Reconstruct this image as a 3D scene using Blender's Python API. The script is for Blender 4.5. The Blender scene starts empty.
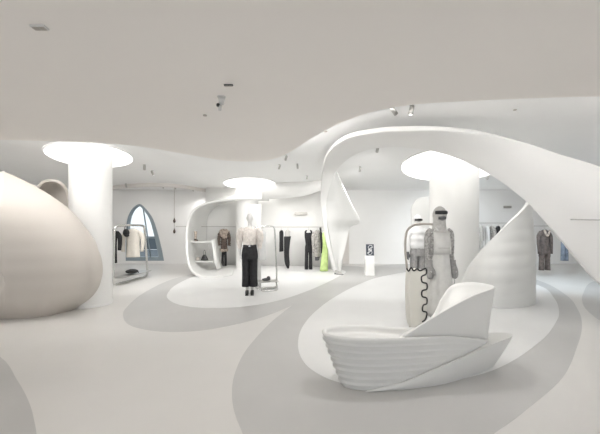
import bpy, bmesh, math, random
from mathutils import Vector, Matrix, noise
random.seed(4)
PI = math.pi
S = bpy.context.scene
C = S.collection
F = 320.0; H = 1.58; HZ = 226.0
def P(x, y, d): return Vector(((x-300)/F*d, d, H+(HZ-y)/F*d))
def FL(x, y, z=0.0):
    d = F*(H-z)/(y-HZ); return Vector(((x-300)/F*d, d, z))
def CE(x, y, z):
    d = F*(z-H)/(HZ-y); return Vector(((x-300)/F*d, d, z))
SP = .2; STRIP_GLOW = 30.0
# ---------------------------------------------------------------- materials
MATS = {}
def mat(name, col, rough=.5, metal=0, emit=None, es=0, bump=0, bscale=40, var=0, vscale=3, spec=.5, sheen=0, trans=0, coat=0):
    m = bpy.data.materials.new(name); m.use_nodes = True; MATS[name] = m
    nt = m.node_tree; b = nt.nodes['Principled BSDF']
    b.inputs['Base Color'].default_value = (*col, 1); b.inputs['Roughness'].default_value = rough
    b.inputs['Metallic'].default_value = metal
    b.inputs['Specular IOR Level'].default_value = spec
    if sheen: b.inputs['Sheen Weight'].default_value = sheen
    if trans: b.inputs['Transmission Weight'].default_value = trans
    if coat: b.inputs['Coat Weight'].default_value = coat
    if emit:
        b.inputs['Emission Color'].default_value = (*emit, 1); b.inputs['Emission Strength'].default_value = es
    tc = nt.nodes.new('ShaderNodeTexCoord')
    if bump:
        n = nt.nodes.new('ShaderNodeTexNoise'); n.inputs['Scale'].default_value = bscale; n.inputs['Detail'].default_value = 4
        bp = nt.nodes.new('ShaderNodeBump'); bp.inputs['Strength'].default_value = bump; bp.inputs['Distance'].default_value = .01
        nt.links.new(tc.outputs['Object'], n.inputs['Vector']); nt.links.new(n.outputs['Fac'], bp.inputs['Height'])
        nt.links.new(bp.outputs['Normal'], b.inputs['Normal'])
    if var:
        n = nt.nodes.new('ShaderNodeTexNoise'); n.inputs['Scale'].default_value = vscale; n.inputs['Detail'].default_value = 5
        r = nt.nodes.new('ShaderNodeValToRGB')
        r.color_ramp.elements[0].position = .3; r.color_ramp.elements[1].position = .7
        r.color_ramp.elements[0].color = (*[max(0, c*(1-var)) for c in col], 1)
        r.color_ramp.elements[1].color = (*[min(1, c*(1+var)) for c in col], 1)
        nt.links.new(tc.outputs['Object'], n.inputs['Vector']); nt.links.new(n.outputs['Fac'], r.inputs['Fac'])
        nt.links.new(r.outputs['Color'], b.inputs['Base Color'])
    return m
plaster = mat('plaster', (.86, .855, .84), .7, var=.012, vscale=1.5, bump=.03, bscale=60)
wallm = mat('wall_paint', (.87, .865, .855), .75, var=.01, vscale=1.2)
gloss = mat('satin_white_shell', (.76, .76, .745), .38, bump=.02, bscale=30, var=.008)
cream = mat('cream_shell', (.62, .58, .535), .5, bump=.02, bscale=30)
lowceil = mat('low_ceiling_paint', (.92, .885, .85), .9, var=.012, vscale=.6)
ceilm = mat('ceiling_paint', (.92, .92, .915), .85, var=.01, vscale=.8)
floorm = mat('poured_resin_floor', (.70, .686, .665), .42, var=.02, vscale=1.3, bump=.02, bscale=9)
inlaym = mat('grey_resin_inlay', (.53, .525, .515), .42, var=.025, vscale=1.6, bump=.02, bscale=9)
inlay2 = mat('white_resin_inlay', (.76, .76, .755), .40, var=.015, vscale=1.6)
chrome = mat('chrome', (.75, .75, .74), .18, metal=1)
steel = mat('brushed_steel', (.55, .54, .52), .35, metal=1)
lampm = mat('glowing_diffuser', (1, 1, 1), .6, emit=(1, .985, .95), es=1.15)
addglowm2 = mat('added_glow_strip_dim', (1, 1, 1), .6, emit=(1, .995, .985), es=13)  # emission for the added, unseen strips on the slab edge
addglowm = mat('added_glow_strip', (1, 1, 1), .6, emit=(1, .995, .985), es=STRIP_GLOW)
lensm = mat('spot_lens', (1, 1, 1), .3, emit=(1, .97, .92), es=1)
blk = mat('black_cloth', (.022, .022, .024), .85, bump=.3, bscale=90, var=.3, vscale=14)
blk2 = mat('black_leather', (.015, .015, .016), .4, bump=.2, bscale=60)
dgrey = mat('dark_grey', (.09, .09, .095), .6)
mgrey = mat('grey_wool', (.30, .295, .29), .9, bump=.4, bscale=80, var=.15, vscale=25)
lgrey = mat('light_grey_knit', (.50, .49, .47), .9, bump=.4, bscale=90, var=.12, vscale=25)
sleevem = mat('patterned_grey_knit', (.36, .352, .34), .9, bump=.6, bscale=70, var=.4, vscale=30)
apron = mat('pale_grey_felt', (.62, .615, .595), .9, bump=.3, bscale=60, var=.05, vscale=12)
creamcl = mat('cream_cloth', (.72, .685, .62), .9, bump=.3, bscale=50, var=.06, vscale=10)
whitecl = mat('white_cloth', (.72, .72, .715), .85, bump=.3, bscale=40, var=.04, vscale=10)
feather = mat('blush_feathers', (.76, .71, .665), .95, bump=.6, bscale=70, var=.12, vscale=20)
green = mat('lime_cloth', (.58, .74, .30), .8, bump=.3, bscale=40, var=.12, vscale=8)
brown = mat('brown_fur', (.13, .10, .085), .95, bump=.8, bscale=50, var=.5, vscale=22)
tanfur = mat('tan_fur', (.50, .42, .36), .95, bump=.8, bscale=50, var=.5, vscale=18)
taupe = mat('taupe_cloth', (.13, .105, .095), .85, bump=.4, bscale=50, var=.35, vscale=12)
denim = mat('blue_grey_cloth', (.22, .26, .32), .85, bump=.4, bscale=50, var=.3, vscale=12)
print_m = mat('grey_print_cloth', (.42, .40, .38), .85, bump=.4, bscale=50, var=.5, vscale=18)
skin_m = mat('mannequin_white', (.66, .655, .64), .4)
casem = mat('case_cream', (.68, .665, .61), .55, bump=.15, bscale=40)
slotm = mat('vent_beige', (.48, .44, .40), .6)
doorm = mat('blush_panel', (.74, .71, .68), .7)
winm = mat('blue_grey_frame', (.30, .36, .40), .4)
outg = mat('exterior_stone', (.12, .145, .165), .8, var=.1)
outw = mat('exterior_facade', (.90, .92, .93), .8, var=.05)
glass = bpy.data.materials.new('clear_glass'); glass.use_nodes = True
_b = glass.node_tree.nodes['Principled BSDF']; _b.inputs['Transmission Weight'].default_value = 1; _b.inputs['Roughness'].default_value = 0
_b.inputs['IOR'].default_value = 1.02; _b.inputs['Base Color'].default_value = (.9, .95, .97, 1)
# ---------------------------------------------------------------- mesh helpers
def cr(pts, n, closed=False):
    """Catmull-Rom through control points, n samples per span"""
    pts = [Vector(p) for p in pts]; m = len(pts); out = []
    spans = m if closed else m-1
    for i in range(spans):
        if closed: a, b, c, d = pts[(i-1) % m], pts[i], pts[(i+1) % m], pts[(i+2) % m]
        else:
            b, c = pts[i], pts[i+1]
            a = pts[i-1] if i > 0 else b*2-c
            d = pts[i+2] if i+2 < m else c*2-b
        for k in range(n):
            t = k/n
            out.append(.5*((2*b)+(c-a)*t+(2*a-5*b+4*c-d)*t*t+(3*b-a-3*c+d)*t**3))
    if not closed: out.append(pts[-1].copy())
    return out
def grid(bm, rows, closed=False, cap0=False, cap1=False):
    V = [[bm.verts.new(p) for p in r] for r in rows]
    n = len(rows[0])
    for i in range(len(rows)-1):
        for j in range(n if closed else n-1):
            k = (j+1) % n
            try: bm.faces.new((V[i][j], V[i][k], V[i+1][k], V[i+1][j]))
            except Exception: pass
    if cap0: bm.faces.new(list(reversed(V[0])))
    if cap1: bm.faces.new(V[-1])
    return V
def surf(ctrl, nu, nv, closed=False):
    """smooth tensor surface through a control grid (rows of points)"""
    rows = [cr(r, nu, closed) for r in ctrl]
    cols = [cr([rows[i][j] for i in range(len(rows))], nv) for j in range(len(rows[0]))]
    return [[cols[j][i] for j in range(len(cols))] for i in range(len(cols[0]))]
def obj(name, bm, m, parent=None, smooth=True, bevel=0, solid=0, sub=0, off=-1, ang=None):
    bmesh.ops.remove_doubles(bm, verts=bm.verts, dist=1e-5)
    bmesh.ops.recalc_face_normals(bm, faces=bm.faces)
    me = bpy.data.meshes.new(name); bm.to_mesh(me); bm.free()
    o = bpy.data.objects.new(name, me); C.objects.link(o)
    me.materials.append(m)
    if smooth:
        for p in me.polygons: p.use_smooth = True
    if solid:
        s = o.modifiers.new('s', 'SOLIDIFY'); s.thickness = solid; s.offset = off
    if bevel:
        b = o.modifiers.new('b', 'BEVEL'); b.width = bevel; b.segments = 3; b.limit_method = 'ANGLE'; b.angle_limit = .7
    if sub:
        b = o.modifiers.new('u', 'SUBSURF'); b.levels = sub; b.render_levels = sub
    if ang:
        w = o.modifiers.new('w', 'EDGE_SPLIT'); w.split_angle = ang
    if parent: o.parent = parent
    return o
def box(bm, c, s, rz=0):
    r = bmesh.ops.create_cube(bm, size=1, matrix=Matrix.Translation(c) @ Matrix.Rotation(rz, 4, 'Z') @ Matrix.Diagonal((*s, 1)))
    return r['verts']
def cyl(bm, p, q, r1, r2=None, n=16, cap=True):
    p = Vector(p); q = Vector(q); d = q-p
    M = Matrix.Translation((p+q)/2) @ d.to_track_quat('Z', 'Y').to_matrix().to_4x4()
    bmesh.ops.create_cone(bm, cap_ends=cap, segments=n, radius1=r1, radius2=r1 if r2 is None else r2, depth=d.length, matrix=M)
def ball(bm, c, s, n=16, rot=None):
    M = Matrix.Translation(c) @ (rot or Matrix()) @ Matrix.Diagonal((*s, 1))
    bmesh.ops.create_uvsphere(bm, u_segments=n, v_segments=n//2+2, radius=1, matrix=M)
def tube(bm, pts, r, n=10, closed=False, k=6, smooth=True):
    """tube of radius r (number or list per control point)"""
    rad = r if isinstance(r, (list, tuple)) else [r]*len(pts)
    if smooth:
        q = cr([(*p, 0)[:3] for p in pts], k, closed)
        rr = cr([Vector((x, 0, 0)) for x in rad], k, closed); rr = [max(v.x, .0005) for v in rr]
    else: q = [Vector(p) for p in pts]; rr = rad
    m = len(q); rows = []; up = None
    for i in range(m):
        a = q[i-1] if (i > 0 or closed) else q[i]; b = q[(i+1) % m] if (i < m-1 or closed) else q[i]
        t = (b-a).normalized()
        if up is None: up = t.orthogonal().normalized()
        up = (up-t*up.dot(t)).normalized(); s = t.cross(up)
        rows.append([q[i]+(up*math.cos(2*PI*j/n)+s*math.sin(2*PI*j/n))*rr[i] for j in range(n)])
    if closed: rows.append(rows[0])
    grid(bm, rows, closed=True, cap0=not closed, cap1=not closed)
def B(): return bmesh.new()
def prism(bm, pts, z0, z1):
    a = [bm.verts.new((p[0], p[1], z0)) for p in pts]; b = [bm.verts.new((p[0], p[1], z1)) for p in pts]
    bm.faces.new(a); bm.faces.new(b); n = len(pts)
    for i in range(n): bm.faces.new((a[i], a[(i+1) % n], b[(i+1) % n], b[i]))
def tag(o, label, cat, group=None):
    o['label'] = label; o['category'] = cat
    if group: o['group'] = group
    return o
def thing(name, label, cat, loc=(0, 0, 0), rz=0, group=None):
    o = bpy.data.objects.new(name, None); C.objects.link(o); o.location = loc; o.rotation_euler = (0, 0, rz)
    o.empty_display_size = .1
    return tag(o, label, cat, group)
def struct(name, bm, m, **k):
    o = obj(name, bm, m, **k)
    if not k.get('parent'): o['kind'] = 'structure'
    return o
def dup(root, loc, rz, label, group=None):
    r = root.copy(); C.objects.link(r); r.location = loc; r.rotation_euler = (0, 0, rz); r['label'] = label
    if group: r['group'] = group
    for ch in list(root.children):
        c = ch.copy(); C.objects.link(c); c.parent = r
        for g in ch.children:
            d = g.copy(); C.objects.link(d); d.parent = c
    return r
ZC = 3.1; ZL = 2.75
XL, XR, YB, YF = -9.6, 13.0, 13.4, -3.0
# ---------------------------------------------------------------- room shell
bm = B(); box(bm, ((XL+XR)/2, (YB+YF)/2, -.1), (XR-XL+.4, YB-YF+.4, .2)); struct('floor', bm, floorm, smooth=False)
bm = B(); box(bm, ((XL+XR)/2, (YB+YF)/2, ZC+.1), (XR-XL+.4, YB-YF+.4, .2)); struct('ceiling', bm, ceilm, smooth=False)
# lowered free-form ceiling
edge = [(-80, 139), (0, 140), (60, 141.5), (110, 143.5), (150, 148), (190, 155), (225, 160.5), (255, 161.5), (275, 158.5), (292, 151), (310, 139), (330, 128), (352, 118.5), (380, 110), (420, 104), (480, 100.5), (540, 98), (600, 96.5), (700, 95)]
ep = cr([CE(x, y, ZL) for x, y in edge], 8)
poly = [(XL, ep[0].y)]+[(p.x, p.y) for p in ep]+[(XR, ep[-1].y), (XR, YF), (XL, YF)]
bm = B(); prism(bm, poly, ZL, ZC-.001); struct('ceiling', bm, lowceil, smooth=False)
sp_ = [Vector((XL+.05, ep[0].y, 0))]+ep+[Vector((XR-.05, ep[-1].y, 0))]
bm = B(); grid(bm, [[Vector((p.x, p.y+.012, z)) for p in sp_ if p.x < .1] for z in (ZL+.12, ZL+.16)]); struct('added_glow_1', bm, addglowm, smooth=False, solid=.01, off=0)  # unseen glowing strip, added to brighten the high ceiling on the left
bm = B(); grid(bm, [[Vector((p.x, p.y+.012, z)) for p in sp_ if p.x > .1] for z in (ZL+.12, ZL+.16)]); struct('added_glow_2', bm, addglowm2, smooth=False, solid=.01, off=0)  # dimmer right stretch of the added strip, also out of sight
bm = B(); box(bm, (XL-.1, (YB+YF)/2, ZC/2), (.2, YB-YF, ZC)); struct('wall_left', bm, wallm, smooth=False)
bm = B(); box(bm, (XR+.1, (YB+YF)/2, ZC/2), (.2, YB-YF, ZC)); struct('wall_right', bm, wallm, smooth=False)
bm = B(); nb = 6; bw = (XR-XL)/nb
for i in range(nb+1): box(bm, (XL+i*bw, YF-.1, ZC/2), (.3, .2, ZC))
box(bm, ((XL+XR)/2, YF-.1, ZL+(ZC-ZL)/2), (XR-XL, .2, ZC-ZL)); box(bm, ((XL+XR)/2, YF-.1, .05), (XR-XL, .2, .1))
struct('wall_front', bm, wallm, smooth=False)
# back wall with pointed opening
wo = [(125.5, 261), (125.5, 240), (126.5, 222), (131, 210), (139, 204), (146, 209), (153, 219), (158, 234), (162, 250), (164, 261)]
Yw = YB-.01
wp = [P(x, y, YB) for x, y in wo]
arc = cr(wp[1:-1], 5); hole = [wp[0]]+arc+[wp[-1]]
hole = [Vector((p.x, 0, max(p.z, .12))) for p in hole]
bm = B()
zb = hole[0].z; xa, xb = hole[0].x, hole[-1].x
def quadwall(bm, pts, y0, y1):
    a = [bm.verts.new((p[0], y0, p[1])) for p in pts]; b = [bm.verts.new((p[0], y1, p[1])) for p in pts]
    bm.faces.new(a); bm.faces.new(b); n = len(pts)
    for i in range(n): bm.faces.new((a[i], a[(i+1) % n], b[(i+1) % n], b[i]))
quadwall(bm, [(XL, 0), (xa, 0)]+[(hole[0].x, hole[0].z)]+[(p.x, p.z) for p in hole[1:] if p.x <= P(139, 0, YB).x+.01]+[(P(139, 0, YB).x, ZC), (XL, ZC)], YB, YB+.25)
quadwall(bm, [(xa, 0), (xb, 0), (xb, zb), (xa, zb)], YB, YB+.25)
quadwall(bm, [(xb, 0), (XR, 0), (XR, ZC), (P(139, 0, YB).x, ZC)]+[(p.x, p.z) for p in hole if p.x >= P(139, 0, YB).x-.01], YB, YB+.25)
struct('wall_back', bm, wallm, smooth=False)
# window in the opening
bm = B()
fr = [Vector((p.x, YB+.12, p.z)) for p in hole]
cx = sum(p.x for p in fr)/len(fr); cz = sum(p.z for p in fr)/len(fr)
rows = []
for s, dy in ((1.0, -.10), (1.0, .10), (.80, .10), (.80, -.10), (1.0, -.10)):
    rows.append([Vector((cx+(p.x-cx)*s-(.07 if s < 1 else 0), p.y+dy, cz+(p.z-cz)*(s*.5+.5))) for p in fr])
grid(bm, rows, closed=True)
w = struct('window_1', bm, winm, smooth=False)
bm = B(); pts = [(cx+(p.x-cx)*.82, cz+(p.z-cz)*.92) for p in fr]; quadwall(bm, pts, YB+.11, YB+.125)
obj('pane', bm, glass, w, smooth=False)
bm = B(); cyl(bm, (P(150, 0, YB).x, YB+.1, zb+.05), (P(142, 0, YB).x, YB+.1, P(0, 208, YB).z), .03, n=8)
cyl(bm, (xa+.1, YB+.1, P(0, 238, YB).z), (xb-.25, YB+.1, P(0, 238, YB).z), .03, n=8)
obj('glazing_bar', bm, winm, w)
# street outside
bm = B(); box(bm, (-9, 17.4, -.03), (16, 7.4, .1)); tag(obj('pavement', bm, outg, smooth=False), 'grey blue pavement outside the pointed window', 'pavement')
bm = B(); box(bm, (-9, 21.5, .45), (14, .5, .85)); tag(obj('garden_wall', bm, outg, smooth=False, bevel=.03), 'low blue grey wall seen outside through the pointed window', 'wall')
# jogged wall return by the alcove and slatted blush door in the back wall
bm = B()
xd0, xd1 = P(336, 0, YB).x, P(349, 0, YB).x
box(bm, ((xd0+xd1)/2, YB-.03, 1.42), (xd1-xd0, .06, 2.84))
for i in range(5): box(bm, (xd0+(i+.5)*(xd1-xd0)/5, YB-.07, 1.42), (.05, .03, 2.8))
struct('door_1', bm, doorm, smooth=False, bevel=.008)
bm = B()
for i in range(5): box(bm, (P(388, 0, YB).x, YB-.008, .45+i*.42), (P(428, 0, YB).x-P(350, 0, YB).x, .016, .018))
struct('trim_1', bm, plaster, smooth=False)
bm = B(); box(bm, (P(560, 0, YB).x, YB-.01, 2.2), (5, .02, .03)); struct('trim_2', bm, plaster, smooth=False)
# curved step in the far ceiling
bm = B()
cp = cr([CE(x, y, ZC) for x, y in ((60, 192), (90, 188.5), (115, 185.5), (140, 183.2), (165, 183.2), (185, 185.2), (205, 188.5), (228, 190.5))], 8)
grid(bm, [[Vector((p.x, p.y, ZC)) for p in cp], [Vector((p.x, p.y, ZC-.13)) for p in cp], [Vector((p.x, p.y+.12, ZC-.13)) for p in cp], [Vector((p.x, p.y+.12, ZC)) for p in cp]])
struct('trim_3', bm, doorm, smooth=False)
# ---------------------------------------------------------------- floor inlays
def inlay(n, pts, z, m, world=None):
    q = cr([FL(x, y) for x, y in pts], 8, closed=True)
    bm = B(); prism(bm, [(p.x, p.y) for p in q], 0.0, z); struct(n, bm, m, smooth=False)
inlay('trim_4', [(372, 266), (352, 273), (330, 283), (305, 297), (276, 318), (250, 345), (236, 370), (232, 396), (239, 425), (262, 462), (330, 500), (430, 478), (495, 433), (525, 411), (563, 377), (577, 347), (582, 326), (578, 310), (566, 295), (540, 281), (500, 270), (430, 264)], .002, inlaym)
inlay('trim_5', [(430, 270), (385, 276), (360, 284), (335, 297), (315, 312), (302, 328), (298, 345), (303, 361), (318, 374), (345, 384), (390, 388), (440, 383), (499, 368), (541, 341), (556, 322), (559, 311), (554, 298), (540, 286), (500, 275)], .004, inlay2)
inlay('trim_6', [(123, 315), (128, 324), (147, 330), (179, 332), (217, 328), (263, 317), (301, 301), (333, 284), (352, 273), (362, 267), (320, 265), (260, 264), (210, 270), (184, 276), (165, 282), (142, 294), (127, 307)], .0022, inlaym)
inlay('trim_7', [(193, 277), (176, 285), (168, 293), (168, 299), (180, 305), (205, 308), (240, 307), (277, 301), (310, 290), (336, 278), (345, 271), (320, 267), (260, 266), (215, 271)], .0042, inlay2)
inlay('trim_8', [(-90, 330), (-40, 338), (0, 357), (17, 380), (28, 400), (34, 420), (36, 445), (20, 500), (-60, 520), (-150, 400)], .002, inlaym)
inlay('trim_9', [(583, 294), (583, 304), (590, 313), (605, 322), (640, 325), (680, 310), (670, 290), (620, 279), (592, 282)], .002, inlaym)
# ---------------------------------------------------------------- columns and disc lights
def column(x, y, r, label):
    t = thing('column', label, 'column', (x, y, 0), group='round columns')
    bm = B(); n = 64; a = []
    for z, rr in ((0, r), (.03, r), (.04, r), (ZC-.06, r), (ZC-.004, r)):
        a.append([Vector((rr*math.cos(2*PI*i/n), rr*math.sin(2*PI*i/n), z)) for i in range(n)])
    grid(bm, a, True, True, True); obj('shaft', bm, plaster, t)
    bm = B(); m = []
    for z, rr in ((0.0005, r+.012), (.05, r+.012), (.05, r)):
        m.append([Vector((rr*math.cos(2*PI*i/n), rr*math.sin(2*PI*i/n), z)) for i in range(n)])
    grid(bm, m, True); obj('base_ring', bm, plaster, t)
c1, c2, c3 = (-4.23, 6.48), (-1.95, 11.8), (3.84, 8.0)
column(*c1, .375, 'round white column beside the big cream shell at left')
column(*c2, .41, 'round white column behind the mannequin in the feathered blouse')
column(*c3, .56, 'thick round white column behind the hooded mannequin')
def disc(x, y, rx, ry, label):
    t = thing('ceiling_light', label, 'ceiling light', (x, y, ZC-.03), -math.atan2(x, y), group='glowing ceiling discs around the columns')
    n = 72
    bm = B(); a = []
    for z, k in ((.028, .05), (.006, .05), (.006, 1.0), (.028, 1.0)): a.append([Vector((rx*k*math.cos(2*PI*i/n), ry*k*math.sin(2*PI*i/n), z)) for i in range(n)])
    grid(bm, a, True); obj('diffuser', bm, lampm, t, smooth=False)
    bm = B(); a = []
    for z, k in ((.028, .005), (.0, .005), (.0, .03), (.028, .03)): a.append([Vector(((rx+k)*math.cos(2*PI*i/n), (ry+k)*math.sin(2*PI*i/n), z)) for i in range(n)])
    grid(bm, a, True); obj('rim', bm, ceilm, t, smooth=False)
disc(-4.54, 6.95, .79, 1.35, 'glowing white disc light in the ceiling around the left column')
disc(-1.80, 11.45, .9, 1.55, 'glowing white disc light in the ceiling around the middle column, far back')
disc(3.98, 8.3, 1.25, 2.5, 'large glowing white disc light in the ceiling around the thick right column')
# ---------------------------------------------------------------- arch
O = [(334, 272.5, 10.85), (328, 250, 10.3), (323.5, 228, 9.7), (321.3, 208, 9.1), (321, 190, 8.4), (322.5, 170, 7.2), (328, 152, 6.0), (345, 137.5, 4.95), (375, 130.5, 4.55), (405, 128.5, 4.4), (440, 128.5, 4.4), (475, 131.5, 4.5), (515, 140, 4.6), (560, 155, 4.65), (600, 168, 4.7), (655, 192, 4.75), (730, 250, 4.75), (760, 300, 4.75)]
I = [(337, 273, 10.8), (331.5, 250, 10.3), (327, 228, 9.8), (325.5, 208, 9.2), (327.5, 192, 8.6), (333, 176, 7.8), (344, 161, 6.7), (362, 150, 5.75), (386, 145.5, 5.3), (412, 146, 5.15), (440, 151, 5.05), (466, 160.5, 5.0), (495, 177, 4.95), (527, 202, 4.9), (558, 237, 4.85), (596, 281, 4.85), (650, 326, 4.75), (668, 332, 4.75)]
t = thing('sculptural_arch', 'huge white looping arch curling over the hooded mannequin', 'arch')
ctrl = []
Ov = [P(*a) for a in O]; Iv = [P(*a) for a in I]
Ov = [Vector((v.x, v.y, min(v.z, ZC-.02))) for v in Ov]
for k in (0, .5, 1):
    row = []
    for j, (a, b) in enumerate(zip(Ov, Iv)):
        m = a.lerp(b, k)
        if k == .5: m = m+Vector((0, -.08 if 11 < j < 16 else -.01, 0))*(min(1, (a-b).length))
        row.append(m)
    ctrl.append(row)
for r in ctrl:
    for v in r: v.z = max(v.z, .012)
bm = B(); grid(bm, surf(ctrl, 8, 6)); ar = obj('arch_band', bm, plaster, t, solid=.07, off=0, bevel=.02)
L = [(332, 172, 7.8), (328.5, 186, 8.45), (326.3, 200, 9.0), (326.2, 216, 9.5), (328.5, 232, 9.95), (331.5, 248, 10.3), (334.5, 262, 10.6), (336.8, 272.5, 10.85)]
R = [(337, 172, 8.0), (344, 188, 8.7), (352, 205, 9.3), (359.5, 221, 9.8), (350, 227, 10.15), (346, 244, 10.45), (342.5, 260, 10.65), (340, 272.5, 10.85)]
ctrl = []
for k in (0, .5, 1):
    ctrl.append([P(*a).lerp(P(*b), k)+Vector((0, .12 if k == .5 else 0, 0)) for a, b in zip(L, R)])
for r in ctrl:
    for v in r: v.z = max(v.z, .012)
bm = B(); grid(bm, surf(ctrl, 6, 5)); obj('flared_leg', bm, gloss, t, solid=.06, off=0, bevel=.01)
# ---------------------------------------------------------------- right fin shell
t = tag(bpy.data.objects.new('curved_partition', None), 'tall white rippled shell rising to a point behind the counter', 'partition'); C.objects.link(t)
t.location = (4.3, 6.6, 0)
bot = [(3.55, 6.95, 0), (3.52, 6.55, 0), (3.72, 6.22, 0), (4.15, 6.2, 0), (4.62, 6.45, 0), (4.9, 6.78, 0), (4.98, 7.1, 0)]
top = [(3.72, 6.98, .50), (3.54, 6.62, .72), (3.68, 6.27, 1.22), (4.02, 6.24, 1.62), (4.47, 6.43, 1.95), (4.8, 6.75, 2.2), (4.98, 7.05, 2.36)]
mid = [tuple(Vector(a).lerp(Vector(b), .5)+Vector(((-.08, .0, 0) if i < 2 else (0.0, -.12 if i < 5 else -.04, 0)))) for i, (a, b) in enumerate(zip(bot, top))]
g = surf([bot, mid, top], 14, 24)
nr = len(g)
for i, r in enumerate(g):
    v = i/(nr-1)
    for j, p in enumerate(r):
        u = j/(len(r)-1)
        p.y -= .028*math.sin(p.z*26-u*5)*min(1, v*6)*min(1, (1-v)*6)*min(1, max(0, u-.15)*3)*.28
        p.z = max(p.z, .004)
bm = B(); grid(bm, g)
o = obj('shell', bm, gloss, t, solid=.07, off=1, bevel=.012); o.location = (-4.3, -6.6, 0)
# ---------------------------------------------------------------- left big shell
t = thing('curved_partition', 'big cream egg-shaped shell leaning beside the left column', 'partition', (-4.9, 5.3, 0))
# rows bottom to top, columns left to right (world)
cols = []
rows_px = [
 [(-90, 320, 5.2), (-40, 321, 5.25), (2, 317.5, 5.5), (9, 317.3, 5.52), (40, 316, 5.62), (60, 310, 5.9), (69, 307, 6.1)],
 [(-110, 285, 4.95), (-50, 290, 5.0), (0, 292, 5.15), (9, 292, 5.2), (50, 291, 5.4), (82, 290, 5.8), (92, 291, 6.05)],
 [(-110, 250, 4.85), (-50, 252, 4.95), (-1, 254, 5.08), (9, 255, 5.1), (50, 256, 5.3), (84, 262, 5.65), (99, 270, 6.0)],
 [(-100, 226, 4.95), (-50, 216, 5.0), (-2, 210, 5.12), (8, 209, 5.15), (43, 217, 5.35), (74, 232, 5.65), (94.5, 250, 5.95)],
 [(-70, 225, 5.4), (-30, 200, 5.45), (1, 177.5, 5.5), (7, 176, 5.5), (35, 190, 5.6), (64, 209.5, 5.75), (85, 234, 5.95)],
]
ctrl = [[P(*a) for a in r] for r in rows_px]
for v in ctrl[0]: v.z = .012
g = surf(ctrl, 10, 10)
for i, r in enumerate(g):
    for j, p in enumerate(r):
        p.z = max(p.z, .012)
        p.y -= .004*math.sin(p.z*24)*min(1, i/6)*min(1, (len(g)-1-i)/6)
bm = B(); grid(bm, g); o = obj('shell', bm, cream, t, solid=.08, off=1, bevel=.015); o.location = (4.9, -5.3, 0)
bm = B()
q = cr([P(-60, 320, 5.2), P(5, 317.5, 5.5), P(38, 316.5, 5.62)], 8)
grid(bm, [[Vector((p.x, p.y+.06, .001)) for p in q], [Vector((p.x, p.y+.06, .035)) for p in q]])
o = obj('plinth', bm, steel, t, solid=.04, off=1); o.location = (4.9, -5.3, 0)
# curled seat behind it
t = thing('lounge_chair', 'beige hooded shell chair half hidden behind the big cream shell', 'chair', (-5.0, 6.6, 0))
bm = B()
def W(x, y, d): return P(x, y, d)-Vector((-5.0, 6.6, 0))
ctrl = [[W(38, 187, 6.35), W(44, 181.5, 6.3), (W(53, 180.5, 6.3)), W(62, 184, 6.35), W(67, 193, 6.45), W(69, 212, 6.6)],
        [W(38, 190, 6.6), W(44, 185, 6.65), W(53, 184, 6.7), W(61, 188, 6.7), W(65, 196, 6.75), W(67, 214, 6.8)],
        [W(36, 215, 7.0), W(42, 205, 7.1), W(50, 203, 7.1), W(57, 205, 7.1), W(60, 212, 7.1), W(62, 226, 7.1)]]
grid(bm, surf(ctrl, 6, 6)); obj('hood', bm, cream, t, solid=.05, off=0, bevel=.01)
bm = B(); box(bm, (-.02, .15, .42), (.5, .55, .12)); obj('seat', bm, cream, t, bevel=.05)
bm = B(); tube(bm, [(-.1, .2, .36), (-.1, .2, .2), (-.1, .2, .004)], [.16, .12, .26], 24); obj('pedestal', bm, cream, t)
bm = B(); grid(bm, surf([[W(36, 215, 7.0), W(50, 210, 7.12), W(62, 226, 7.1)], [Vector((-.28, .42, .42)), Vector((-.02, .46, .42)), Vector((.24, .42, .42))]], 6, 6)); obj('backrest', bm, cream, t, solid=.05, off=0)
# ---------------------------------------------------------------- counter
t = thing('display_counter', 'low white boat-shaped counter with rippled prow in the foreground', 'counter', (1.2, 3.4, 0))
OFS = Vector((1.2, 3.4, 0))
bot = [(.46, 3.12, 0), (.62, 3.07, 0), (.98, 3.10, 0), (1.4, 3.2, 0), (1.72, 3.36, 0), (1.95, 3.55, 0), (1.8, 3.72, 0), (1.3, 3.62, 0), (.9, 3.45, 0), (.6, 3.36, 0), (.45, 3.24, 0)]
rim = [(.30, 3.16, .50), (.55, 3.07, .50), (.97, 3.08, .497), (1.5, 3.20, .467), (1.85, 3.30, .41), (2.0, 3.42, .36), (1.9, 3.62, .38), (1.45, 3.56, .44), (1.0, 3.47, .485), (.62, 3.50, .50), (.30, 3.42, .50)]
tip = (.235, 3.28, .50)
bot.append((.43, 3.17, 0)); rim.append(tip)
bot = [Vector(p) for p in bot]; rim = [Vector(p) for p in rim]
cen = sum(rim, Vector())/len(rim)
bb = cr(bot, 10, True); rr = cr(rim, 10, True)
rows = []
N = 60
for i in range(N+1):
    v = i/N; row = []
    for j, (a, b) in enumerate(zip(bb, rr)):
        p = a.lerp(b, v)
        out = Vector((p.x-cen.x, (p.y-cen.y)*2.0, 0)).normalized()
        x = p.x
        amp = max(.12, min(1, (1.5-x)/.9)) if p.y < cen.y+.05 or x < .7 else .2
        # stepped shingle ripples
        ph = (v*8.0) % 1.0
        rp = (ph**1.3)*.034*amp*min(1, (1-v)*12+.25)
        row.append(p+out*rp-OFS)
    rows.append(row)
hull = rows
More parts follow.
